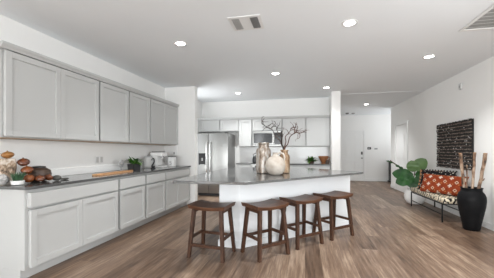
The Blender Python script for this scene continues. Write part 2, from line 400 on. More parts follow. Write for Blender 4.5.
def arch_door():
    w, h = 0.93, 2.04
    t = MB(); t.box(0, -0.012, 0.012, w, 0, h)
    o = struct(t.build('door_2', TRIM, loc=(XR - 0.002, 9.58, 0), rot=(0, 0, R(-90))))
    for z0, z1, arch in ((0.22, 0.80, 0), (0.98, 1.84, 1)):
        for grow, y0, y1 in ((0, -0.020, -0.012), (0.045, -0.028, -0.02)):
            a, b = 0.13 + grow, w - 0.13 - grow
            pts = [(a, z0 + grow), (b, z0 + grow)]
            if arch:
                for i in range(9):
                    u = i / 8.0; pts.append((b + (a - b) * u, z1 - grow - 0.10 + 0.10 * math.sin(PI * u)))
            else: pts += [(b, z1 - grow), (a, z1 - grow)]
            p = MB(); va = [p.bm.verts.new((x, y0, z)) for x, z in pts]; vb = [p.bm.verts.new((x, y1, z)) for x, z in pts]; n = len(pts)
            p.bm.faces.new(va)
            for i in range(n): p.bm.faces.new((va[i], va[(i + 1) % n], vb[(i + 1) % n], vb[i]))
            p.build('door_panel', TRIM, o)
    f = MB(); c = 0.085
    f.box(-c - 0.01, -0.03, 0, -0.01, 0, h + 0.012 + c, 0.004); f.box(w + 0.01, -0.03, 0, w + 0.01 + c, 0, h + 0.012 + c, 0.004)
    f.box(-0.01, -0.03, h + 0.012, w + 0.01, 0, h + 0.012 + c, 0.004)
    f.build('door_frame', TRIM, o)
    return o
arch_door()

# ------------------------------------------------------------------ cabinets
def shaker(mb, x0, x1, z0, z1, y=0.0, fr=0.062, t=0.024):
    """shaker front between y-t (outer face) and y"""
    mb.box(x0 + fr * 0.5, y - 0.008, z0 + fr * 0.5, x1 - fr * 0.5, y, z1 - fr * 0.5)
    mb.box(x0, y - t, z0, x0 + fr, y, z1, 0.0015); mb.box(x1 - fr, y - t, z0, x1, y, z1, 0.0015)
    mb.box(x0 + fr, y - t, z0, x1 - fr, y, z0 + fr, 0.0015); mb.box(x0 + fr, y - t, z1 - fr, x1 - fr, y, z1, 0.0015)
    return mb
HC = 0.884
def base_unit(w, ndoors, label, loc, rz, group, cabm, depth=0.61, drawer=True, top=HC):
    t = thing('base_cabinet', label, 'cabinet', loc, rz, group)
    MB().box(0, 0.026, 0.1, w, depth, top, 0.001).build('body', cabm, t)
    MB().box(0.0, 0.075, 0, w, depth, 0.1).build('toe_kick', cabm, t)
    g = 0.024
    if drawer: MB().box(g, -0.024, 0.705, w - g, 0.0255, top - 0.036, 0.002).build('drawer', cabm, t)
    ww = (w - 2 * g - (ndoors - 1) * 0.004) / ndoors
    for i in range(ndoors):
        x0 = g + i * (ww + 0.004)
        m = shaker(MB(), x0, x0 + ww, 0.122, 0.68 if drawer else top - 0.036, -0.0005); m.box(x0 + 0.012, -0.001, 0.134, x0 + ww - 0.012, 0.0255, 0.668); m.build('door', cabm, t)
    return t
GB = 'grey base cabinets along the left wall'
yb = [2.095, 3.395, 4.06, 4.72, 5.85]
bl = ['wide two-door grey base cabinet nearest the camera, under the onions, with exposed end panel',
      'single-door grey base cabinet second from the camera, under the wooden board',
      'single-door grey base cabinet third from the camera, right of the potted succulent',
      'wide grey base cabinet at the far end of the run, against the stub wall']
for i in range(4):
    base_unit(yb[i + 1] - yb[i] - 0.001, (2, 1, 1, 2)[i], bl[i], (-2.62, yb[i], 0), R(90), GB, CAB)
tag(MB().box(XL + 0.001, 2.065, HC + 0.0005, -2.585, 5.849, 0.914, 0.002).build('countertop', QUARTZ), 'long dark grey countertop on the left wall cabinets', 'countertop')
struct(MB().box(XL, 2.065, 0.9145, XL + 0.018, 5.85, 1.014, 0.002).build('trim_1', TILE))
struct(MB().box(XL + 0.018, 5.838, 0.9145, -2.93, 5.85, 1.375, 0.002).build('trim_2', TILE))

def wall_unit(w, z0, z1, ndoors, label, loc, rz, group, cabm, depth=0.33, ply=True):
    t = thing('wall_cabinet', label, 'cabinet', (loc[0], loc[1], z0), rz, group)
    h = z1 - z0
    MB().box(0, 0.026, 0.012, w, depth, h, 0.001).build('body', cabm, t)
    MB().box(0.001, 0.028, 0.004, w - 0.001, depth, 0.0115).build('bottom_panel', BIRCHPLY if ply else cabm, t, label='bare tan plywood underside' if ply else None)
    g = 0.016; ww = (w - 2 * g - (ndoors - 1) * 0.004) / ndoors
    for i in range(ndoors):
        x0 = g + i * (ww + 0.004)
        m = shaker(MB(), x0, x0 + ww, 0.022, h - 0.012, -0.0005); m.box(x0 + 0.012, -0.001, 0.034, x0 + ww - 0.012, 0.0255, h - 0.024); m.build('door', cabm, t)
    return t
GW = 'grey wall cabinets along the left wall'
yu = [2.10, 3.372, 4.045, 4.69, 5.86]
ul = ['wide two-door grey wall cabinet nearest the camera, above the onions',
      'single-door grey wall cabinet second from the camera',
      'single-door grey wall cabinet third from the camera, above the potted succulent',
      'two-door grey wall cabinet at the far end of the run, above the coffee machine']
for i in range(4):
    wall_unit(yu[i + 1] - yu[i] - 0.0015, 1.383, 2.275, (2, 1, 1, 2)[i], ul[i], (-2.925, yu[i]), R(90), GW, CAB, 0.322)
def crown(name, x0, x1, y, z, depth, m, loc, rz):
    """crown moulding along local x; profile in y/z with the front towards -y"""
    prof = [(0.0, 0.0), (-0.022, 0.0), (-0.026, 0.012), (-0.046, 0.038), (-0.050, 0.052), (-0.050, 0.06), (0.0, 0.06)]
    mb = MB(); a = [mb.bm.verts.new((x0, p[0], p[1])) for p in prof]; b = [mb.bm.verts.new((x1, p[0], p[1])) for p in prof]
    n = len(prof); mb.bm.faces.new(a); mb.bm.faces.new(b[::-1])
    for i in range(n): mb.bm.faces.new((a[i], b[i], b[(i + 1) % n], a[(i + 1) % n]))
    mb.box(x0, 0, 0, x1, depth, 0.06)
    return struct(mb.build(name, m, loc=loc, rot=(0, 0, rz)))
crown('trim_3', -0.03, yu[4] - yu[0] + 0.03, 0, 0, 0.32, CAB, (-2.925, yu[0], 2.2755), R(90))

# back wall of the kitchen
GK = 'white wall cabinets on the kitchen back wall'
UY = 7.5
for x0, x1, z0, nd, lab in ((-2.995, -2.415, 1.81, 1, 'short white wall cabinet above the freezer door of the refrigerator'),
                            (-2.413, -1.852, 1.81, 1, 'short white wall cabinet above the right side of the refrigerator'),
                            (-1.85, -1.462, 1.37, 1, 'narrow tall white wall cabinet left of the microwave'),
                            (-1.46, -0.62, 1.805, 2, 'short two-door white wall cabinet above the microwave'),
                            (-0.618, 0.02, 1.37, 1, 'tall white wall cabinet right of the microwave, behind the twigs'),
                            (0.022, 0.65, 1.37, 1, 'tall white wall cabinet beside the white column')):
    wall_unit(x1 - x0, z0, 2.15, nd, lab, (x0, UY), 0, GK, CABW, YB - UY - 0.001, ply=False)
struct(MB().box(-3.0995, UY + 0.01, 1.81, -2.997, YB, 2.15).build('trim_4', CABW))
crown('trim_5', -3.0995, 0.65, 0, 0, YB - UY - 0.001, CABW, (0, UY, 2.1505), 0)
GKB = 'white base cabinets on the kitchen back wall'
BY = 7.24
for x0, x1, nd, lab in ((-1.84, -1.435, 1, 'narrow white base cabinet between refrigerator and range'),
                        (-0.615, 0.02, 2, 'white base cabinet right of the range'),
                        (0.022, 0.65, 2, 'white base cabinet beside the white column')):
    base_unit(x1 - x0, nd, lab, (x0, BY, 0), 0, GKB, CABW, YB - BY - 0.001)
tag(MB().box(-1.86, BY - 0.03, HC + 0.0005, -1.437, YB - 0.001, 0.914, 0.002).build('countertop', QUARTZ), 'short grey countertop between refrigerator and range', 'countertop')
tag(MB().box(-0.613, BY - 0.03, HC + 0.0005, 0.652, YB - 0.001, 0.914, 0.002).build('countertop', QUARTZ), 'grey countertop on the kitchen back wall right of the range', 'countertop')
struct(MB().box(-1.86, YB - 0.012, 0.9145, 0.652, YB, 1.369).build('trim_6', TILE))

# refrigerator ---------------------------------------------------------
def fridge():
    t = thing('refrigerator', 'stainless steel side-by-side refrigerator with black water dispenser', 'refrigerator', (-2.94, 7.05, 0))
    W = 0.90; split = 0.345; H = 1.74
    MB().box(0.003, 0.07, 0.02, W - 0.003, 0.76, H - 0.01, 0.006).build('body', DARKSTEEL, t, label='dark grey steel casing')
    MB().box(0.02, 0.04, 0.02, W - 0.02, 0.069, 0.085).build('base_grille', BLACK, t, label='black base grille')
    l = MB().box(0, 0, 0.09, split - 0.003, 0.066, H, 0.012, 2).build('door', STEEL, t, True, 'narrow left freezer door')
    r = MB().box(split + 0.003, 0, 0.09, W, 0.066, H, 0.012, 2).build('door', STEEL, t, True, 'wide right door')
    for d, x in ((l, split - 0.05), (r, split + 0.05)):
        h = MB(); h.tube([(x, 0.0, 0.66), (x, -0.045, 0.69), (x, -0.055, 0.75), (x, -0.055, 1.42), (x, -0.045, 1.48), (x, 0.0, 1.51)], 0.014, 10)
        h.build('handle', CHROME, d, True)
    p = MB().box(0.05, -0.006, 0.87, 0.29, 0.0, 1.19, 0.003).build('water_dispenser', BLACKGLASS, l, label='black water and ice dispenser')
    MB().box(0.145, -0.03, 0.98, 0.185, -0.0065, 1.06, 0.004).build('dispenser_paddle', GREYPL, l)
    MB().box(0.10, -0.02, 0.87, 0.23, -0.0065, 0.885, 0.002).build('drip_tray', GREYPL, l)
    MB().box(0.02, 0.01, H, 0.10, 0.09, H + 0.018, 0.004).build('hinge_cover', BLACK, t)
    MB().box(W - 0.10, 0.01, H, W - 0.02, 0.09, H + 0.018, 0.004).build('hinge_cover', BLACK, t)
fridge()

# microwave and range --------------------------------------------------
def microwave():
    t = thing('microwave', 'stainless over-the-range microwave between white wall cabinets', 'microwave', (-1.436, 7.40, 1.385))
    W, H, D = 0.80, 0.418, 0.44
    MB().box(0, 0.02, 0, W, D, H, 0.004).build('body', DARKSTEEL, t)
    d = MB().box(0, 0, 0.05, 0.615, 0.0195, H - 0.045, 0.004).build('door', STEEL, t)
    MB().box(0.035, -0.004, 0.085, 0.560, 0.0, H - 0.06, 0.003).build('window', BLACKGLASS, d, label='black glass window')
    h = MB(); h.tube([(0.59, 0.0, 0.085), (0.59, -0.035, 0.10), (0.59, -0.035, H - 0.095), (0.59, 0.0, H - 0.08)], 0.009, 8); h.build('handle', CHROME, d, True)
    MB().box(0.62, 0, 0.05, W, 0.0195, H - 0.045, 0.003).build('control_panel', BLACKGLASS, t, label='black control panel')
    MB().box(0, 0, H - 0.043, W, 0.0195, H, 0.003).build('top_vent', STEEL, t)
    MB().box(0, 0, 0.0, W, 0.0195, 0.048, 0.003).build('bottom_rail', STEEL, t)
microwave()
def kitchen_range():
    t = thing('range', 'stainless range with black cooktop below the microwave', 'oven', (-1.43, 7.2, 0))
    W, D = 0.81, 0.645
    MB().box(0, 0.03, 0.02, W, D, 0.90, 0.003).build('body', DARKSTEEL, t)
    MB().box(0, 0, 0.9005, W, D, 0.918, 0.004).build('cooktop', BLACKGLASS, t, label='black glass cooktop')
    d = MB().box(0.01, 0, 0.22, W - 0.01, 0.0295, 0.76, 0.004).build('oven_door', STEEL, t)
    MB().box(0.12, -0.004, 0.33, W - 0.12, 0, 0.62, 0.003).build('oven_window', BLACKGLASS, d)
    h = MB(); h.tube([(0.08, 0, 0.71), (0.08, -0.05, 0.71), (W - 0.08, -0.05, 0.71), (W - 0.08, 0, 0.71)], 0.011, 8); h.build('oven_handle', CHROME, d, True)
    MB().box(0.01, 0, 0.03, W - 0.01, 0.0295, 0.21, 0.004).build('bottom_drawer', STEEL, t)
    MB().box(0, 0, 0.77, W, 0.0295, 0.899, 0.004).build('control_panel', STEEL, t)
    for i in range(5):
        k = MB(); k.lathe([(0.022, 0), (0.022, 0.02), (0.017, 0.03), (0, 0.03)], n=14)
        k.build('knob', BLACK, t, True, loc=(0.12 + i * 0.143, 0.0, 0.835), rot=(R(90), 0, 0))
kitchen_range()

# island ---------------------------------------------------------------
ISB = [(-1.105, 3.41), (-0.825, 3.39), (0.745, 4.835), (0.20, 5.36), (-1.105, 5.36)]
ISC = [(-1.50, 2.88), (-0.645, 2.88), (0.925, 4.675), (-0.02, 5.62), (-0.30, 5.68), (-1.56, 5.44)]
def island():
    t = thing('kitchen_island', 'white angled kitchen island base under the pale grey worktop', 'kitchen island')
    MB().prism(ISB, 0.0, HC).build('base', ISLE, t)
    n = len(ISB); c = Vector((sum(p[0] for p in ISB) / n, sum(p[1] for p in ISB) / n))
    pts = []
    for i in range(n):                     # offset outline by the thickness of the skirting
        p = Vector(ISB[i]); a = (Vector(ISB[i - 1]) - p).normalized(); b = (Vector(ISB[(i + 1) % n]) - p).normalized()
        na = Vector((a.y, -a.x)); nb = Vector((-b.y, b.x))
        if (na).dot(p - c) < 0: na = -na
        if (nb).dot(p - c) < 0: nb = -nb
        k = (na + nb); k = k / (1 + na.dot(nb)) * 0.015
        pts.append(tuple(p + k))
    MB().prism(pts, 0.0, 0.085).build('skirting', ISLE, t)
island()
tag(MB().prism(ISC, HC + 0.0005, 0.914, 0.002).build('island_countertop', QUARTZ), 'grey polished angled worktop with wide overhang on the white island', 'countertop')

# ------------------------------------------------------------------ stools
def make_stool():
    t = thing('bar_stool', '', 'stool', group='dark walnut saddle stools around the island')
    hw, hd, h, th = 0.24, 0.178, 0.625, 0.042
    s = MB()
    def top(u, v):
        x = (u * 2 - 1) * hw; y = (v * 2 - 1) * hd
        return Vector((x, y, h - 0.022 + 0.024 * (u * 2 - 1) ** 2 - 0.004 * (v * 2 - 1) ** 4))
    def bot(u, v):
        x = (u * 2 - 1) * (hw - 0.012); y = (v * 2 - 1) * (hd - 0.010)
        return Vector((x, y, h - 0.022 - th + 0.018 * (u * 2 - 1) ** 2))
    nu, nv = 14, 6
    A = [[s.bm.verts.new(top(i / nu, j / nv)) for j in range(nv + 1)] for i in range(nu + 1)]
    B = [[s.bm.verts.new(bot(i / nu, j / nv)) for j in range(nv + 1)] for i in range(nu + 1)]
    for i in range(nu):
        for j in range(nv):
            s.bm.faces.new((A[i][j], A[i + 1][j], A[i + 1][j + 1], A[i][j + 1])); s.bm.faces.new((B[i][j], B[i][j + 1], B[i + 1][j + 1], B[i + 1][j]))
        s.bm.faces.new((A[i][0], B[i][0], B[i + 1][0], A[i + 1][0])); s.bm.faces.new((A[i][nv], A[i + 1][nv], B[i + 1][nv], B[i][nv]))
    for j in range(nv):
        s.bm.faces.new((A[0][j], A[0][j + 1], B[0][j + 1], B[0][j])); s.bm.faces.new((A[nu][j], B[nu][j], B[nu][j + 1], A[nu][j + 1]))
    s.build('seat', WALNUTS, t, True)
    tx, ty, fx, fy = 0.175, 0.125, 0.218, 0.178
    zt = 0.568
    def at(sx, sy, z):
        k = 1 - z / zt
        return Vector((sx * (tx + (fx - tx) * k), sy * (ty + (fy - ty) * k), z))
    for sx in (-1, 1):
        for sy in (-1, 1):
            a = 0.021; b = 0.0185
            P0 = at(sx, sy, 0); P1 = at(sx, sy, zt + 0.012)
            MB().hexa([P0 + Vector((dx * b, dy * b, 0)) for dx, dy in ((-1, -1), (1, -1), (1, 1), (-1, 1))],
                      [P1 + Vector((dx * a, dy * a, 0)) for dx, dy in ((-1, -1), (1, -1), (1, 1), (-1, 1))]).build('leg', WALNUTV, t)
    for sy, z in ((-1, 0.15), (1, 0.21)):
        MB().bar(at(-1, sy, z) + Vector((0.017, 0, 0)), at(1, sy, z) - Vector((0.017, 0, 0)), 0.022, 0.034).build('stretcher', WALNUT, t)
    for sx in (-1, 1):
        MB().bar(at(sx, -1, 0.235) + Vector((0, 0.017, 0)), at(sx, 1, 0.235) - Vector((0, 0.017, 0)), 0.022, 0.034).build('stretcher', WALNUT, t)
        MB().bar(at(sx, -1, zt - 0.02) + Vector((0, 0.02, 0)), at(sx, 1, zt - 0.02) - Vector((0, 0.02, 0)), 0.02, 0.04).build('apron', WALNUT, t)
    return t
stool = make_stool()
sp = [(-1.105, 3.125, -6.5, 'dark walnut saddle stool at the left, standing apart before the island\'s short front side'),
      (-0.480, 3.300, 46, 'dark walnut saddle stool second from left, nearest the island\'s front corner'),
      (-0.055, 3.775, 43, 'dark walnut saddle stool third from left along the angled island side'),
      (0.408, 4.236, 42.5, 'dark walnut saddle stool at the right end of the angled island side')]
for i, (x, y, a, lab) in enumerate(sp):
    if i == 0: stool.location = (x, y, 0); stool.rotation_euler = (0, 0, R(a)); stool['label'] = lab
    else: dup(stool, (x, y, 0), R(a), lab)

# ------------------------------------------------------------------ ceiling lights, vents, detectors
lamp0 = None
cans = [(-1.692, 3.475, 'recessed ceiling light nearest the left wall cabinets'),
        (0.508, 3.331, 'large-looking recessed ceiling light right of the square ceiling vent, nearest the camera'),
        (-0.557, 5.21, 'recessed ceiling light above the middle of the island'),
        (-1.692, 6.768, 'recessed ceiling light in front of the refrigerator'),
        (0.496, 6.617, 'recessed ceiling light in front of the white column'),
        (1.918, 4.78, 'recessed ceiling light nearest the right wall'),
        (1.918, 9.223, 'recessed ceiling light in the entrance hall')]
for i, (x, y, lab) in enumerate(cans):
    zc = ZC if y < 7.45 else ZC - 0.008
    t = thing('recessed_light', lab, 'light', (x, y, zc), 0, 'round recessed ceiling lights')
    a = MB(); a.lathe([(0.062, -0.0005), (0.062, -0.004), (0.072, -0.009), (0.090, -0.006), (0.094, -0.0005)], n=28, cap=False); a.build('trim_ring', TRIM, t, True)
    a = MB(); a.lathe([(0.0, -0.0035), (0.0615, -0.0035), (0.0615, -0.0008), (0, -0.0008)], n=28, cap=False); a.build('lens', LENS, t)
    l = bpy.data.lights.new('lamp', 'SPOT'); l.energy = CAN_POWER * (0.45 if i == 4 else 1.2 if i == 6 else 1.0); l.spot_size = R(118); l.spot_blend = 1.0; l.shadow_soft_size = 0.06; l.color = (0.98, 1.0, 1.0)
    lo = bpy.data.objects.new('lamp', l); COL.objects.link(lo); lo.parent = t; lo.location = (0, 0, -0.03)

t = thing('ceiling_vent', 'small square ceiling register with two slotted openings', 'vent', (-0.667, 3.08, ZC))
MB().box(-0.185, -0.17, -0.006, 0.185, 0.17, -0.0005, 0.002).build('frame', TRIM, t)
for x0, x1, m, lb in ((-0.150, -0.062, VENTGREY, 'grey louvred opening'), (0.062, 0.150, VENTDARK, 'dark louvred opening')):
    g = MB().box(x0, -0.13, -0.0075, x1, 0.13, -0.0062); go = g.build('opening', m, t, label=lb)
    sl = MB()
    for i in range(4):
        x = x0 + 0.014 + i * (x1 - x0 - 0.028) / 3.0
        sl.hexa([(x - 0.008, -0.13, -0.012), (x - 0.005, -0.13, -0.012), (x - 0.005, 0.13, -0.012), (x - 0.008, 0.13, -0.012)],
                [(x + 0.002, -0.13, -0.0077), (x + 0.005, -0.13, -0.0077), (x + 0.005, 0.13, -0.0077), (x + 0.002, 0.13, -0.0077)])
    sl.build('louvre', m, go)
t = thing('return_air_grille', 'large slatted return air grille in the ceiling near the right wall', 'vent', (1.87, 2.85, ZC))
g = MB(); W, D = 0.64, 0.99
g.box(0, 0, -0.012, W, 0.04, -0.0005, 0.003); g.box(0, D - 0.04, -0.012, W, D, -0.0005, 0.003); g.box(0, 0.04, -0.012, 0.04, D - 0.04, -0.0005, 0.003); g.box(W - 0.04, 0.04, -0.012, W, D - 0.04, -0.0005, 0.003)
g.build('frame', TRIM, t)
MB().box(0.04, 0.04, -0.002, W - 0.04, D - 0.04, -0.0006).build('opening', VENTGREY, t, label='grey opening')
sl = MB(); n_ = 10
for i in range(n_):
    y = 0.05 + (i + 0.5) * (D - 0.10) / n_
    sl.hexa([(0.04, y - 0.024, -0.013), (W - 0.04, y - 0.024, -0.013), (W - 0.04, y - 0.019, -0.013), (0.04, y - 0.019, -0.013)],
            [(0.04, y + 0.012, -0.0022), (W - 0.04, y + 0.012, -0.0022), (W - 0.04, y + 0.017, -0.0022), (0.04, y + 0.017, -0.0022)])
sl.build('slats', TRIM, t)
for x, y, lab, m in ((1.62, 11.2, 'dark round smoke detector on the hall ceiling', VENTDARK), (1.85, 11.25, 'pale round smoke detector on the hall ceiling', VENTGREY)):
    a = MB(); a.lathe([(0, -0.045), (0.04, -0.045), (0.06, -0.03), (0.065, -0.0005)], n=20)
    tag(a.build('smoke_detector', m, None, True, loc=(x, y, ZC - 0.008)), lab, 'smoke detector')

# wall fixtures
t = thing('thermostat', 'small black thermostat on the far wall beside the entry door', 'thermostat', (2.60, YF, 1.36))
MB().box(-0.07, -0.02, -0.05, 0.07, -0.0005, 0.05, 0.005).build('body', BLACK, t)
MB().box(-0.045, -0.022, -0.025, 0.02, -0.0205, 0.025).build('screen', GREYPL, t)
tag(MB().box(2.80, YF - 0.008, 1.31, 2.92, YF - 0.0005, 1.37, 0.003).build('switch_plate', GREYPL), 'pale wall switch plate right of the thermostat', 'switch')
t = thing('motion_sensor', 'small pale sensor box high on the right wall', 'sensor', (XR, 5.86, 2.48))
MB().box(-0.03, -0.045, -0.06, -0.0005, 0.045, 0.06, 0.008).build('body', mat('sensor_grey', (0.62, 0.62, 0.61), 0.5), t)
MB().box(-0.034, -0.025, -0.03, -0.0305, 0.025, 0.02, 0.003).build('lens', GREYPL, t)
t = thing('power_outlet', 'white double outlet plate on the left wall behind the wooden board', 'outlet', (XL, 3.76, 1.115))
MB().box(0.0005, -0.09, -0.06, 0.008, 0.09, 0.06, 0.003).build('plate', WHITEPL, t)
for y in (-0.045, 0.045): MB().box(0.0085, y - 0.025, -0.045, 0.011, y + 0.025, 0.045, 0.002).build('socket', SOCK, t)
t = thing('light_switch', 'small dark rocker switch on the white wall behind the white canister', 'switch', (-3.0, 5.8375, 1.20))
MB().box(-0.04, -0.007, -0.06, 0.04, -0.0005, 0.06, 0.003).build('plate', WHITEPL, t)
MB().box(-0.012, -0.011, -0.025, 0.012, -0.0075, 0.025, 0.002).build('rocker', VENTDARK, t)
t = thing('pedestal', 'slim dark pedestal in the far hall corner', 'pedestal', (3.41, 11.80, 0))
MB().box(-0.13, -0.13, 0, 0.13, 0.13, 0.06, 0.006).build('plinth', BLACK, t); MB().box(-0.10, -0.10, 0.0605, 0.10, 0.10, 0.80, 0.006).build('shaft', BLACK, t); MB().box(-0.13, -0.13, 0.8005, 0.13, 0.13, 0.85, 0.006).build('cap', BLACK, t)

# ------------------------------------------------------------------ things on the left countertop
CT = 0.9145
def onion(loc, r, m, lab, rot=(0, 0, 0), sc=1.0):
    t = thing('onion', lab, 'onion', loc, 0, 'copper-brown onions on the left countertop'); t.rotation_euler = rot
    prof = [(0.0, -0.80), (0.10, -0.79), (0.50, -0.66), (0.85, -0.36), (1.0, 0.0), (0.92, 0.36), (0.66, 0.62), (0.34, 0.76), (0.13, 0.86), (0.07, 0.98), (0.085, 1.06), (0, 1.05)]
    a = MB(); a.lathe([(q * r, z * r * sc) for q, z in prof], n=22, cap=False); a.build('bulb', m, t, True)
    b = MB()
    for i in range(9):
        an = i * 2 * PI / 9; b.tube([(0.05 * r * math.cos(an), 0.05 * r * math.sin(an), -0.79 * r * sc), (0.16 * r * math.cos(an), 0.16 * r * math.sin(an), -0.93 * r * sc)], 0.02 * r, 5)
    b.build('roots', ROOT, t, label='pale root fibres')
    return t
# birch log vase
t = thing('birch_log', 'upright pale birch-bark log holding up the topmost golden onion', 'log', (-3.07, 2.225, CT))
a = MB(); nr = 20
def logf(u, v):
    an = u * 2 * PI; z = v * 0.262
    r = 0.106 + 0.010 * math.sin(3 * an + 1) + 0.006 * math.sin(7 * an) + 0.008 * math.sin(9 * v + 2 * an) - 0.012 * v
    return Vector((r * math.cos(an), r * math.sin(an), z))
a.grid(logf, 28, 10)
a.bm.faces.new([v for v in a.bm.verts if abs(v.co.z) < 1e-6][:-1])
a.build('bark', BARK, t, True, weld=True)
a = MB(); a.lathe([(0.0, 0.252), (0.090, 0.252), (0.090, 0.259), (0, 0.260)], n=24); a.build('cut_top', ACACIA, t, label='pale cut wood top')
onion((-3.04, 2.235, CT + 0.262 + 0.038), 0.056, ONIONG, 'golden-brown onion on top of the birch log', (R(6), 0, 0), 0.80)
onion((-2.935, 2.315, CT + 0.222), 0.056, ONIOND, 'dark copper onion high in the pile beside the birch log', (R(14), R(10), 0), 0.90)
onion((-2.925, 2.345, CT + 0.136), 0.057, ONION, 'copper onion in the middle of the pile beside the birch log', (R(12), R(8), 0), 0.90)
onion((-2.865, 2.315, CT + 0.050), 0.053, ONION, 'copper onion low in the pile behind the small white bowl', (R(15), R(12), 0), 0.95)
onion((-2.80, 2.385, CT + 0.046), 0.049, ONIOND, 'reddish copper onion on the countertop before the dark round pot', (R(14), R(10), 0), 0.88)
onion((-2.80, 2.484, CT + 0.045), 0.046, ONIOND, 'dark copper onion on the countertop right of the dark round pot', (R(-14), R(10), 0), 0.88)
t = thing('round_pot', 'dark brown round pot with flat dark lid among the onions', 'pot', (-2.985, 2.525, CT))
a = MB(); a.lathe([(0.055, 0), (0.098, 0.018), (0.125, 0.072), (0.113, 0.122), (0.07, 0.150), (0, 0.150)], n=28, cap=True); a.build('bowl', DARKPOT, t, True)
a = MB(); a.lathe([(0.066, 0.1505), (0.066, 0.166), (0.02, 0.172), (0, 0.172)], n=24); a.build('lid', BLACK, t, True)
a = MB(); a.ball((0, 0, 0.032), 0.045, (1.0, 1.05, 0.72)); tag(a.build('pebble', STONE, None, True, loc=(-2.80, 2.585, CT)), 'round grey stone at the right end of the onion pile', 'stone')
a = MB(); a.ball((0, 0, 0.011), 0.05, (0.7, 1.1, 0.22)); tag(a.build('pebble', STONE, None, True, loc=(-2.80, 2.690, CT)), 'flat dark stone lying right of the round grey stone', 'stone')
t = thing('succulent_bowl', 'small white bowl with a spiky green plant at the counter end', 'plant', (-2.835, 2.178, CT))
a = MB(); a.lathe([(0.038, 0), (0.052, 0.008), (0.058, 0.045), (0.053, 0.045), (0.048, 0.038), (0, 0.038)], n=24); a.build('bowl', CERAMIC, t, True)
a = MB(); a.lathe([(0, 0.0385), (0.047, 0.0385), (0.047, 0.042), (0, 0.043)], n=20, cap=False); a.build('soil', SOIL, t)
a = MB()
for i in range(80):
    an = random.uniform(0, 2 * PI); q = random.uniform(0, 1); r0 = 0.036 * math.sqrt(random.random())
    L = random.uniform(0.05, 0.095); x, y = r0 * math.cos(an), r0 * math.sin(an); s_ = 0.35 + 0.8 * r0 / 0.045 * 0.6
    a.tube([(x, y, 0.045), (x + math.cos(an) * L * 0.25 * s_, y + math.sin(an) * L * 0.25 * s_, 0.045 + L * 0.6), (x + math.cos(an) * L * 0.6 * s_, y + math.sin(an) * L * 0.6 * s_, 0.045 + L * 0.9)], [0.004, 0.0038, 0.0006], 5)
a.build('leaves', SPIKY, t, True)
a = MB(); a.ball((0, 0, 0.052), 0.062, (0.9, 0.8, 0.86), 18, 12)
for v in a.bm.verts: v.co *= 1 + 0.07 * math.sin(v.co.x * 90 + v.co.z * 60) * math.cos(v.co.y * 80)
tag(a.build('pebble', MOTTLED, None, True, loc=(-2.945, 2.115, CT + 0.004)), 'knobbly mottled white stone at the very left end of the counter', 'stone')

# wooden board
def board():
    L, Wd = 0.95, 0.115
    pts = []
    for i in range(11): an = -PI / 2 + PI * i / 10; pts.append((0.33 + 0.125 * math.cos(an), Wd / 2 * math.sin(an)))
    for i in range(11): an = PI / 2 + PI * i / 10; pts.append((-0.33 + 0.125 * math.cos(an), Wd / 2 * math.sin(an)))
    t = MB().prism(pts, 0, 0.020, 0.006).build('serving_board', ACACIA, None, True, loc=(-2.855, 3.625, CT), rot=(0, 0, R(92)))
    return tag(t, 'long honey-coloured wooden board with rounded ends lying on the left countertop', 'board')
board()
# succulent in the black planter
def leafblade(mb, base, az, el, L, W, droop=0.4, n=6, fold=0.25):
    b = Vector(base); h = Vector((math.cos(az), math.sin(az), 0)); sd = Vector((-math.sin(az), math.cos(az), 0))
    def f(u, v):
        t = u; e = el - droop * t * 1.6
        p = b + h * (L * t * math.cos(el - droop * t)) + Vector((0, 0, 1)) * (L * t * math.sin(el - droop * t))
        w = W * (math.sin(PI * min(1, 0.10 + 0.90 * t)) ** 0.75) * (1 - 0.12 * t)
        k = (v * 2 - 1)
        up = Vector((-math.sin(e) * h.x, -math.sin(e) * h.y, math.cos(e)))
        return p + sd * (k * w * 0.5) + up * (abs(k) * w * fold * 0.5)
    mb.grid(f, n, 4)
t = thing('potted_succulent', 'green leafy plant in a square black planter on the left countertop', 'plant', (-2.96, 4.26, CT), R(4))
a = MB(); a.hexa([(-0.055, -0.105, 0), (0.055, -0.105, 0), (0.055, 0.105, 0), (-0.055, 0.105, 0)], [(-0.062, -0.115, 0.115), (0.062, -0.115, 0.115), (0.062, 0.115, 0.115), (-0.062, 0.115, 0.115)]); a.build('planter', BLACK, t)
MB().box(-0.056, -0.108, 0.1155, 0.056, 0.108, 0.118).build('soil', SOIL, t)
for m, cnt, sd in ((GREEN, 16, 1), (BRIGHTGREEN, 14, 2), (DKGREEN, 12, 3)):
    rr = random.Random(sd); a = MB()
    for i in range(cnt):
        y = rr.uniform(-0.08, 0.08); az = rr.uniform(0, 2 * PI)
        leafblade(a, (rr.uniform(-0.03, 0.03), y, 0.116), az, R(rr.uniform(12, 62)), rr.uniform(0.12, 0.18), rr.uniform(0.04, 0.06), rr.uniform(0.1, 0.7))
    a.build('leaves', m, t, True)
# pale round dish behind the planter
t = thing('flower_ornament', 'small pale grey flower-shaped ornament left of the black planter', 'ornament', (-3.08, 4.07, CT))
a = MB(); a.lathe([(0.035, 0), (0.035, 0.012), (0.008, 0.018), (0.008, 0.08), (0, 0.08)], n=16); a.build('stand', GREYPL, t, True)
a = MB()
for i in range(7):
    an = i * 2 * PI / 7; a.ball((0.0, 0.042 * math.cos(an), 0.125 + 0.042 * math.sin(an)), 0.03, (0.4, 1, 1), 12, 8)
a.ball((0.012, 0, 0.125), 0.024, (0.6, 1, 1), 12, 8)
a.build('petals', GREYPL, t, True)
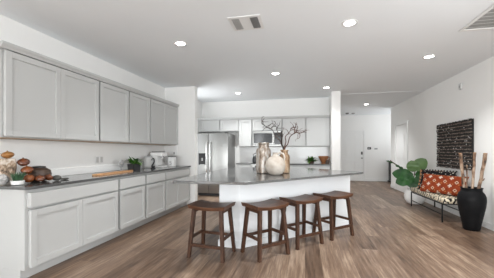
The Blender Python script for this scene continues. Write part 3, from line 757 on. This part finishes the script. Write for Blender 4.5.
# black curved sculpture in front of a glass-like canister
t = thing('curved_figurine', 'black curved swan-like figurine left of the white coffee machine', 'figurine', (-2.87, 4.72, CT))
a = MB(); a.lathe([(0.05, 0), (0.05, 0.012), (0.03, 0.022), (0, 0.022)], n=20); a.build('foot', BLACKMETAL, t, True)
a = MB()
cur = [(-0.005, 0.03), (-0.035, 0.035), (-0.03, 0.062), (0.01, 0.095), (0.038, 0.135), (0.03, 0.18), (-0.005, 0.197), (-0.036, 0.180), (-0.045, 0.155)]
pp = []
for i in range(len(cur) - 1):
    for k in range(5):
        u = k / 5.0; p0 = cur[max(i - 1, 0)]; p1 = cur[i]; p2 = cur[i + 1]; p3 = cur[min(i + 2, len(cur) - 1)]
        q = [0.5 * (2 * p1[j] + (p2[j] - p0[j]) * u + (2 * p0[j] - 5 * p1[j] + 4 * p2[j] - p3[j]) * u * u + (3 * p1[j] - p0[j] - 3 * p2[j] + p3[j]) * u ** 3) for j in (0, 1)]
        pp.append((0, q[0], q[1]))
rd = [0.016 - 0.008 * (i / len(pp)) for i in range(len(pp))]
a.tube(pp, rd, 10); a.tube([(0, -0.03, 0.034), (0, 0.02, 0.030), (0, 0.06, 0.045)], [0.014, 0.02, 0.008], 8); a.build('body', BLACKMETAL, t, True)
t = thing('canister', 'plain grey glazed canister behind the black curved figurine', 'canister', (-3.08, 4.88, CT))
a = MB(); a.lathe([(0.075, 0), (0.085, 0.012), (0.085, 0.20), (0.075, 0.212), (0, 0.212)], n=26); a.build('body', mat('pale_grey_glaze', (0.55, 0.55, 0.54), 0.25), t, True)
a = MB(); a.lathe([(0.078, 0.2125), (0.078, 0.228), (0.015, 0.234), (0.015, 0.25), (0, 0.252)], n=22); a.build('lid', GREYPL, t, True)
t = thing('coffee_machine', 'white coffee machine with dark top on the left countertop', 'coffee machine', (-3.02, 5.20, CT))
MB().box(-0.14, -0.11, 0, 0.14, 0.11, 0.035, 0.008, 2).build('base', WHITEPL, t)
MB().box(-0.14, -0.11, 0.0355, 0.02, 0.11, 0.23, 0.012, 2).build('tower', WHITEPL, t)
MB().box(-0.14, -0.11, 0.2305, 0.13, 0.11, 0.31, 0.014, 2).build('head', WHITEPL, t)
MB().box(-0.12, -0.09, 0.3105, 0.08, 0.10, 0.33, 0.006).build('top_tray', VENTDARK, t, label='dark grey top tray')
MB().box(0.04, -0.03, 0.195, 0.10, 0.03, 0.2300, 0.004).build('spout', CHROME, t)
MB().box(0.03, -0.09, 0.0355, 0.135, 0.09, 0.045, 0.002).build('drip_grate', DARKSTEEL, t)
t = thing('canister', 'white square canister with dark lid and curly dark numeral, right of the coffee machine', 'canister', (-2.86, 5.46, CT))
MB().box(-0.065, -0.065, 0, 0.065, 0.065, 0.205, 0.008, 2).build('body', WHITEPL, t)
MB().box(-0.067, -0.067, 0.2055, 0.067, 0.067, 0.232, 0.005).build('lid', VENTDARK, t, label='dark grey lid')
a = MB(); num = [(0.018, 0.115), (-0.016, 0.118), (-0.018, 0.086), (0.003, 0.090), (0.018, 0.072), (0.012, 0.048), (-0.006, 0.040), (-0.020, 0.050)]
a.tube([(0.032 + y, -0.0665, z) if False else (0.0 + y, -0.0665, z) for y, z in num], 0.004, 6); a.build('numeral', BLACK, t, label='dark curly numeral')

# ------------------------------------------------------------------ back counter things
t = thing('kettle', 'small black kettle on the range cooktop, left of the tall mottled jar', 'kettle', (-1.345, 7.42, 0.9185))
a = MB(); a.lathe([(0.075, 0), (0.095, 0.02), (0.095, 0.10), (0.075, 0.17), (0.05, 0.19), (0, 0.195)], n=24); a.build('body', BLACK, t, True)
a = MB(); a.ball((0, 0, 0.205), 0.016); a.build('lid_knob', BLACK, t, True)
a = MB(); a.tube([(-0.06, 0, 0.17), (-0.07, 0, 0.24), (0, 0, 0.275), (0.07, 0, 0.24), (0.06, 0, 0.17)], 0.009, 8); a.build('handle', BLACK, t, True)
a = MB(); a.tube([(0.085, 0, 0.09), (0.125, 0, 0.13), (0.145, 0, 0.18)], [0.02, 0.015, 0.011], 8); a.build('spout', BLACK, t, True)
t = thing('potted_herb', 'bushy green herb in a low dark pot on the back counter', 'plant', (0.165, 7.45, CT))
a = MB(); a.lathe([(0.06, 0), (0.085, 0.06), (0.078, 0.06), (0.075, 0.05), (0, 0.05)], n=20); a.build('pot', DARKPOT, t, True)
for m, sd in ((DKGREEN, 5), (GREEN, 6), (BRIGHTGREEN, 7)):
    rr = random.Random(sd); a = MB()
    for i in range(30):
        leafblade(a, (rr.uniform(-0.05, 0.05), rr.uniform(-0.04, 0.04), 0.052), rr.uniform(0, 2 * PI), R(rr.uniform(15, 85)), rr.uniform(0.10, 0.185), rr.uniform(0.05, 0.075), rr.uniform(0.1, 0.7), 4)
    a.build('leaves', m, t, True)
t = thing('copper_bowl', 'copper-coloured footed bowl on the back counter near the column', 'bowl', (0.485, 7.50, CT))
a = MB(); a.lathe([(0.06, 0), (0.065, 0.01), (0.05, 0.02), (0.08, 0.07), (0.125, 0.16), (0.135, 0.20), (0.128, 0.20), (0.115, 0.155), (0.07, 0.07), (0, 0.05)], n=26); a.build('bowl', TERRA, t, True)
a = MB(); a.tube([(0.11, 0, 0.16), (0.165, 0, 0.175), (0.17, 0, 0.12), (0.09, 0, 0.08)], 0.010, 8); a.build('handle', TERRA, t, True)
t = thing('dark_cup', 'small dark cup right of the copper bowl on the back counter', 'cup', (0.575, 7.29, CT))
a = MB(); a.lathe([(0.035, 0), (0.045, 0.01), (0.048, 0.095), (0.042, 0.095), (0.038, 0.015), (0, 0.012)], n=20); a.build('cup', DARKPOT, t, True)

# ------------------------------------------------------------------ island decoration
t = thing('jar', 'tall mottled silver and brown jar on the island, left of the round vase', 'jar', (-0.625, 4.12, CT))
a = MB(); a.lathe([(0.098, 0), (0.112, 0.010), (0.115, 0.05), (0.115, 0.325), (0.109, 0.360), (0.088, 0.388), (0.080, 0.400), (0.080, 0.430), (0.088, 0.440), (0.089, 0.464), (0.080, 0.468), (0.072, 0.457), (0.072, 0.40), (0.10, 0.35), (0.095, 0.03), (0, 0.02)], n=36); a.build('body', MERCURY, t, True)
t = thing('jar', 'smaller bronze glass jar behind the round vase on the island', 'jar', (-0.312, 4.22, CT))
a = MB(); a.lathe([(q * 1.16, z) for q, z in [(0.062, 0), (0.072, 0.010), (0.073, 0.04), (0.073, 0.24), (0.066, 0.275), (0.048, 0.298), (0.046, 0.31), (0.046, 0.335), (0.054, 0.343), (0.054, 0.358), (0.047, 0.361), (0.041, 0.35), (0.041, 0.30), (0.06, 0.265), (0.064, 0.03), (0, 0.02)]], n=32); a.build('body', BRONZE, t, True)
t = thing('round_vase', 'round sandy-white vase with a loop handle in front of two mercury glass jars', 'vase', (-0.415, 3.86, CT))
a = MB(); a.lathe([(0.06, 0), (0.10, 0.020), (0.133, 0.070), (0.146, 0.130), (0.134, 0.190), (0.10, 0.238), (0.060, 0.268), (0.040, 0.285), (0.036, 0.305), (0.043, 0.318), (0.036, 0.320), (0.028, 0.305), (0.03, 0.28), (0.09, 0.22), (0, 0.05)], n=36, cap=True); a.build('body', SANDWHITE, t, True)
a = MB(); a.tube([(0.030, 0, 0.30), (0.075, 0, 0.318), (0.115, 0, 0.30), (0.132, 0, 0.25), (0.122, 0, 0.205)], [0.013, 0.014, 0.014, 0.014, 0.013], 10); a.build('handle', SANDWHITE, t, True)
# contorted twigs, standing in the bronze jar
def spline(ctrl, k=5):
    out = []
    for i in range(len(ctrl) - 1):
        p0 = Vector(ctrl[max(i - 1, 0)]); p1 = Vector(ctrl[i]); p2 = Vector(ctrl[i + 1]); p3 = Vector(ctrl[min(i + 2, len(ctrl) - 1)])
        for q in range(k):
            u = q / k; out.append(0.5 * (2 * p1 + (p2 - p0) * u + (2 * p0 - 5 * p1 + 4 * p2 - p3) * u * u + (3 * p1 - p0 - 3 * p2 + p3) * u ** 3))
    out.append(Vector(ctrl[-1])); return out
def twig(lab, ctrl, branches, m, r0, seed, loc):
    rr = random.Random(seed)
    t = thing('curly_twig', lab, 'twig', loc, 0, 'contorted twigs in the bronze jar')
    pts = spline(ctrl, 6); n = len(pts)
    a = MB(); a.tube(pts, [r0 * (1 - 0.75 * i / n) for i in range(n)], 7); a.build('stem', m, t, True)
    b = MB()
    for frac, dx, dz, L in branches:
        p = pts[int(frac * (n - 1))].copy(); d = Vector((dx, rr.uniform(-0.4, 0.4), dz)).normalized(); seg = [p.copy()]
        for i in range(7):
            d = (d + Vector((rr.uniform(-0.75, 0.75), rr.uniform(-0.5, 0.5), rr.uniform(-0.65, 0.65)))).normalized(); p = p + d * (L / 7); seg.append(p.copy())
        sp_ = spline(seg, 3); k = len(sp_); b.tube(sp_, [r0 * 0.6 * (1 - 0.75 * i / k) for i in range(k)], 6)
    b.build('side_shoots', m, t, True)
TL = (-0.318, 4.20, CT)
twig('dark contorted twig curling up to the far left out of the bronze jar', [(0.0, 0, 0.03), (-0.01, 0, 0.36), (-0.06, -0.03, 0.50), (-0.13, -0.05, 0.57), (-0.17, -0.02, 0.66), (-0.24, -0.04, 0.70), (-0.30, -0.02, 0.74), (-0.345, 0, 0.80), (-0.34, 0, 0.87), (-0.31, 0, 0.885)],
     [(0.55, -1, 0.6, 0.16), (0.62, 0.5, 1, 0.18), (0.7, -0.6, 0.2, 0.15), (0.5, 0.3, 1, 0.17), (0.78, 0.8, 0.6, 0.12), (0.66, -0.3, 1, 0.14), (0.58, -1, 0.1, 0.14), (0.74, 0.2, 1, 0.12), (0.48, -0.8, 0.7, 0.15)], TWIG, 0.0095, 3, TL)
twig('dark contorted twig rising steeply left of centre from the bronze jar', [(0.012, 0.01, 0.03), (0.0, 0.01, 0.36), (-0.05, 0.02, 0.47), (-0.04, 0.04, 0.56), (-0.10, 0.05, 0.62), (-0.12, 0.03, 0.72), (-0.17, 0.02, 0.75), (-0.19, 0.02, 0.83)],
     [(0.45, 1, 0.7, 0.14), (0.6, -0.8, 0.6, 0.18), (0.7, 0.9, 0.4, 0.14), (0.85, 1, 0.5, 0.12), (0.5, -1, 0.3, 0.14), (0.65, 0.2, 1, 0.16), (0.75, -1, 0.2, 0.14), (0.55, 0.9, 0.2, 0.16), (0.4, 0.5, 1, 0.15)], TWIG, 0.0095, 8, TL)
twig('reddish contorted twig spreading to the right with drooping tips', [(0.016, -0.01, 0.03), (0.014, -0.01, 0.36), (0.06, -0.02, 0.45), (0.09, -0.03, 0.55), (0.14, -0.03, 0.60), (0.19, -0.02, 0.63), (0.24, -0.01, 0.61), (0.30, 0, 0.63), (0.34, 0.01, 0.62)],
     [(0.5, 0.6, 1, 0.22), (0.6, 0.8, -0.5, 0.16), (0.66, 0.3, 1, 0.20), (0.72, 0.5, -1, 0.18), (0.8, 0.4, 1, 0.14), (0.55, -0.6, 0.8, 0.15), (0.45, 1, 0.2, 0.14), (0.62, -0.2, 1, 0.18), (0.7, 0.2, -0.8, 0.13), (0.85, 0.3, 1, 0.12), (0.57, 1, 0.6, 0.18), (0.66, 1, -0.2, 0.14)], TWIGRED, 0.0095, 12, TL)
twig('reddish contorted twig curling up right of centre from the bronze jar', [(0.0, -0.02, 0.03), (0.005, -0.015, 0.36), (0.03, 0, 0.48), (0.02, 0.02, 0.56), (0.08, 0.03, 0.63), (0.12, 0.02, 0.70), (0.17, 0.02, 0.71), (0.19, 0.02, 0.78)],
     [(0.55, -0.6, 0.8, 0.15), (0.7, 1, 0, 0.15), (0.8, -0.4, 1, 0.12), (0.62, 0.9, 0.4, 0.18), (0.5, 0.9, 0.6, 0.16), (0.66, -0.5, 0.6, 0.12), (0.75, 0.6, -0.4, 0.14)], TWIGRED, 0.009, 21, TL)

# ------------------------------------------------------------------ right wall: bench, pillows, plant, vase, weaving
def bench():
    t = thing('bench', 'low black metal bench with cream and black patterned cushion by the right wall', 'bench', (2.60, 6.08, 0))
    hx, hy = 0.245, 0.765
    s = MB(); s.box(-hx, -hy, 0.335, hx, hy, 0.425, 0.03, 3); s.build('cushion', IKAT, t, True, 'cream cushion with black pattern')
    f = MB(); r = 0.011
    for y in (-1, 1): f.bar((-hx + 0.01, y * (hy - 0.06), 0.324), (hx - 0.01, y * (hy - 0.06), 0.324), 0.02)
    for x in (-1, 1): f.bar((x * (hx - 0.01), -hy + 0.05, 0.324), (x * (hx - 0.01), hy - 0.05, 0.324), 0.02)
    f.build('frame', BLACKMETAL, t)
    for x in (-1, 1):
        for y in (-1, 1): MB().bar((x * (hx - 0.01), y * (hy - 0.06), 0), (x * (hx - 0.01), y * (hy - 0.06), 0.3135), 0.02).build('leg', BLACKMETAL, t)
    for x in (-1, 1): MB().bar((x * (hx - 0.01), -hy + 0.071, 0.135), (x * (hx - 0.01), hy - 0.071, 0.135), 0.013).build('stretcher', BLACKMETAL, t)
bench()
def pillow_mesh(w, h, th, n=14):
    mb = MB()
    for sg in (-1, 1):
        def f(u, v):
            a, b = u * 2 - 1, v * 2 - 1
            k = max(0.0, (1 - a ** 4) * (1 - b ** 4)) ** 0.55
            pin = 1 - 0.05 * (1 - abs(a)) * 0 - 0.06 * (a * a) * (1 - b * b) * 0
            return Vector((a * w / 2 * (1 - 0.05 * (1 - b * b) * abs(a) ** 6 * 1.0), sg * th / 2 * k, b * h / 2 * (1 - 0.06 * (1 - a * a) * abs(b) ** 6)))
        mb.grid(f, n, n)
    return mb
def pillow(name, lab, w, h, th, m, loc, rz, lean, trim=None):
    t = thing(name, lab, 'pillow', loc, rz)
    t.rotation_euler = (lean, 0, rz)
    pillow_mesh(w, h, th).build('cover', m, t, True, weld=True)
    if trim:
        e = MB(); pts = []
        for a, b in [(i / 12 * 2 - 1, -1) for i in range(12)] + [(1, i / 6 * 2 - 1) for i in range(6)] + [(1 - i / 12 * 2, 1) for i in range(12)] + [(-1, 1 - i / 6 * 2) for i in range(7)]:
            pts.append((a * w / 2, 0, b * h / 2))
        e.ball((0, 0, 0), 0.016, (1, 0.8, 1), 8, 6); e0 = e.build('tuft', trim, t, True, label='black tuft of the edging'); e0.location = pts[0]
        for p in pts[1:-1]:
            o = e0.copy(); COL.objects.link(o); o.parent = t; o.location = p
    return t
# azimuths: pillow width axis runs from the seat's front edge (far end) to the wall (near end)
aw = math.atan2(-0.62, 0.40)
pillow('pillow', 'rust red lumbar pillow with pale motifs leaning on the bench', 0.84, 0.39, 0.14, RUST, (2.575, 5.85, 0.614), aw, R(-22))
pillow('pillow', 'black spotted pillow with tufted edge behind the rust red pillow', 0.66, 0.43, 0.12, BLACKFAB, (2.60, 6.15, 0.652), aw + R(4), R(-18), BLACK)
pillow('pillow', 'tan pillow at the far left, behind the black spotted pillow', 0.46, 0.42, 0.10, TAN, (2.60, 6.44, 0.645), aw + R(6), R(-14))

# fiddle-leaf plant
t = thing('fiddle_leaf_plant', 'large-leaved green plant in a white pot at the far end of the bench', 'plant', (2.56, 7.14, 0))
a = MB(); a.lathe([(0.13, 0), (0.17, 0.02), (0.215, 0.10), (0.225, 0.19), (0.20, 0.29), (0.165, 0.34), (0.150, 0.34), (0.15, 0.30), (0, 0.30)], n=32); a.build('pot', CERAMIC, t, True, 'round white pot')
a = MB(); a.lathe([(0, 0.301), (0.148, 0.301), (0.148, 0.306), (0, 0.308)], n=20, cap=False); a.build('soil', SOIL, t)
def bigleaf(mb, base, tip, W, nrm, cup=0.10, wav=0.012, n=14):
    b = Vector(base); e = Vector(tip); ax = e - b; L = ax.length; d = ax / L; nn = Vector(nrm); nn = (nn - d * nn.dot(d)).normalized(); sd = d.cross(nn)
    def f(u, v):
        k = v * 2 - 1
        w = W * 0.5 * (math.sin(PI * (0.04 + 0.955 * u ** 0.85)) ** 0.62) * (0.72 + 0.34 * u)
        bend = -0.10 * L * (u * u) + cup * abs(k) * w + wav * math.sin(u * 17 + k * 2) * abs(k)
        return b + d * (L * u) + sd * (k * w) + nn * bend
    mb.grid(f, n, 8)
cl = Vector((-0.39, -0.92, 0.05))
stems = [[(0, 0, 0.30), (-0.02, 0.02, 0.50), (0.0, 0.0, 0.74), (0.01, -0.03, 0.80)], [(0.02, 0.02, 0.30), (-0.03, 0.02, 0.48), (-0.10, 0.04, 0.62)], [(-0.01, 0.02, 0.30), (-0.10, 0.06, 0.60), (-0.20, 0.13, 0.80), (-0.40, 0.24, 0.96), (-0.46, 0.28, 1.02)]]
for i, s_ in enumerate(stems):
    a = MB(); p_ = spline(s_, 5); a.tube(p_, [0.014 - 0.005 * k / len(p_) for k in range(len(p_))], 8); a.build('stem', DARKPOT, t, True)
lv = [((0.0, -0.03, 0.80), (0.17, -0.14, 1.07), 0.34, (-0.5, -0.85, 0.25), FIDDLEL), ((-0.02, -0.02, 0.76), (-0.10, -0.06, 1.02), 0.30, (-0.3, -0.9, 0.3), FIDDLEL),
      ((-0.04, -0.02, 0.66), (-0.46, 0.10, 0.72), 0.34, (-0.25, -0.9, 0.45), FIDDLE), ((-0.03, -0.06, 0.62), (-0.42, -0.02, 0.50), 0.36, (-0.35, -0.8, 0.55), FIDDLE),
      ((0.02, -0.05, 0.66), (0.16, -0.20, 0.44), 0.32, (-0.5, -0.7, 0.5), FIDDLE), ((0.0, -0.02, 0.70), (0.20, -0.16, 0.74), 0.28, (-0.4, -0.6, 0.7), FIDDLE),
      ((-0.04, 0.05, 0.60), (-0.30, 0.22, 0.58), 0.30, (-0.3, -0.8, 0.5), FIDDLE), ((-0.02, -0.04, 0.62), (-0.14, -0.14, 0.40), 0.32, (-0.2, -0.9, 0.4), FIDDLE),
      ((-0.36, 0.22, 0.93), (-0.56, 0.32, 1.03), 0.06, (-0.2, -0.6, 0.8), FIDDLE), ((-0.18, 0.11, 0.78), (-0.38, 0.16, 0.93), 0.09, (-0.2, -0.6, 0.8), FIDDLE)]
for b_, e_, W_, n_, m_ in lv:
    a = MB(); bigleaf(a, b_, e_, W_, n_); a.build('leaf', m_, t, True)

# black floor vase with birch branches
VX, VY = 2.60, 4.97
t = thing('floor_vase', 'tall matte black floor vase against the right wall, holding birch branches', 'vase', (VX, VY, 0))
a = MB()
a.lathe([(q * 0.83, z * 0.945) for q, z in [(0.125, 0), (0.132, 0.006), (0.150, 0.10), (0.185, 0.26), (0.215, 0.40), (0.226, 0.50), (0.222, 0.56), (0.20, 0.615), (0.172, 0.645), (0.165, 0.657), (0.167, 0.690), (0.178, 0.706), (0.172, 0.712), (0.152, 0.700), (0.148, 0.655), (0.18, 0.60), (0.20, 0.50), (0.10, 0.04), (0, 0.04)]], n=44)
a.build('body', VASEBLACK, t, True)
rr = random.Random(4)
def branch(lab, p0, p1, r0, r1, knots):
    o = bpy.data.objects.new('birch_branch', None); COL.objects.link(o); o.location = (VX, VY, 0); tag(o, lab, 'branch', 'birch branches in the black vase')
    A, B = Vector(p0), Vector(p1); a = MB(); n = 12; pts = []; rad = []
    for i in range(n + 1):
        u = i / n; w_ = Vector((rr.uniform(-1, 1), rr.uniform(-1, 1), 0)) * 0.006
        pts.append(A.lerp(B, u) + w_); rad.append((r0 + (r1 - r0) * u) * rr.uniform(0.93, 1.07))
    a.tube(pts, rad, 12); 
    for u, dx, dy in knots:
        q = A.lerp(B, u); a.tube([q, q + Vector((dx * 0.6, dy * 0.6, 0.02)), q + Vector((dx, dy, 0.05))], [0.012, 0.010, 0.006], 7)
    a.build('bark', BRANCHBARK, o, True)
    c = MB(); d = (B - A).normalized()
    c.tube([B - d * 0.002, B + d * 0.004], [r1 * 0.9, r1 * 0.88], 12); c.build('cut_end', ACACIA, o, label='pale cut end')
branch('birch branch leaning furthest left in the black vase', (-0.02, 0.06, 0.05), (-0.150, 0.02, 1.215), 0.020, 0.023, [(0.75, 0.03, 0.0)])
branch('birch branch standing in the middle of the black vase', (-0.04, -0.05, 0.05), (0.035, -0.02, 1.23), 0.019, 0.020, [(0.7, -0.03, -0.02)])
branch('birch branch leaning furthest right in the black vase', (0.00, 0.0, 0.05), (0.150, -0.08, 1.22), 0.023, 0.025, [(0.62, 0.05, -0.02)])
branch('thinner birch branch between the left and middle ones in the black vase', (-0.07, 0.02, 0.05), (-0.025, 0.07, 1.02), 0.013, 0.010, [])

# woven wall hanging
def hanging():
    t = thing('wall_hanging', 'square black woven wall hanging with knotted rows above the bench', 'wall hanging', (XR, 6.09, 0.915))
    W, H = 1.27, 0.92; y0 = -W / 2
    MB().box(-0.022, y0 + 0.01, 0.01, -0.001, -y0 - 0.01, H - 0.01, 0.004).build('backing', KNOT, t)
    rr = random.Random(9); rows = 15; cols = 26
    k = MB(); c = MB(); bd = MB(); bpos = []
    for r in range(rows):
        z = (r + 0.5) * H / rows
        pts = [(-0.046 - 0.008 * math.sin(i * 1.9 + r), y0 + i * W / 40, z - H / rows * 0.45 + 0.004 * math.sin(i * 0.9 + r * 2)) for i in range(41)]
        c.tube(pts, 0.0105, 6)
        for q in range(cols):
            y = y0 + (q + 0.5) * W / cols; ox = rr.uniform(0, 0.014)
            k.ball((-0.034 - ox, y + rr.uniform(-0.006, 0.006), z + rr.uniform(-0.004, 0.010)), 0.021, (0.8, 1.05, 0.95 + rr.uniform(-0.15, 0.15)), 8, 6)
            if rr.random() < 0.14: bpos.append((-0.048 - ox, y, z + rr.uniform(-0.01, 0.01)))
    k.build('knots', KNOT, t, True); c.build('cords', CORD, t, True, 'taupe woven cords'); 
    bd.ball((0, 0, 0), 0.011, (1, 1, 1), 8, 6); b0 = bd.build('bead', BEAD, t, True, 'grey bead'); b0.location = bpos[0]
    for p in bpos[1:99]:
        o = b0.copy(); COL.objects.link(o); o.parent = t; o.location = p
hanging()
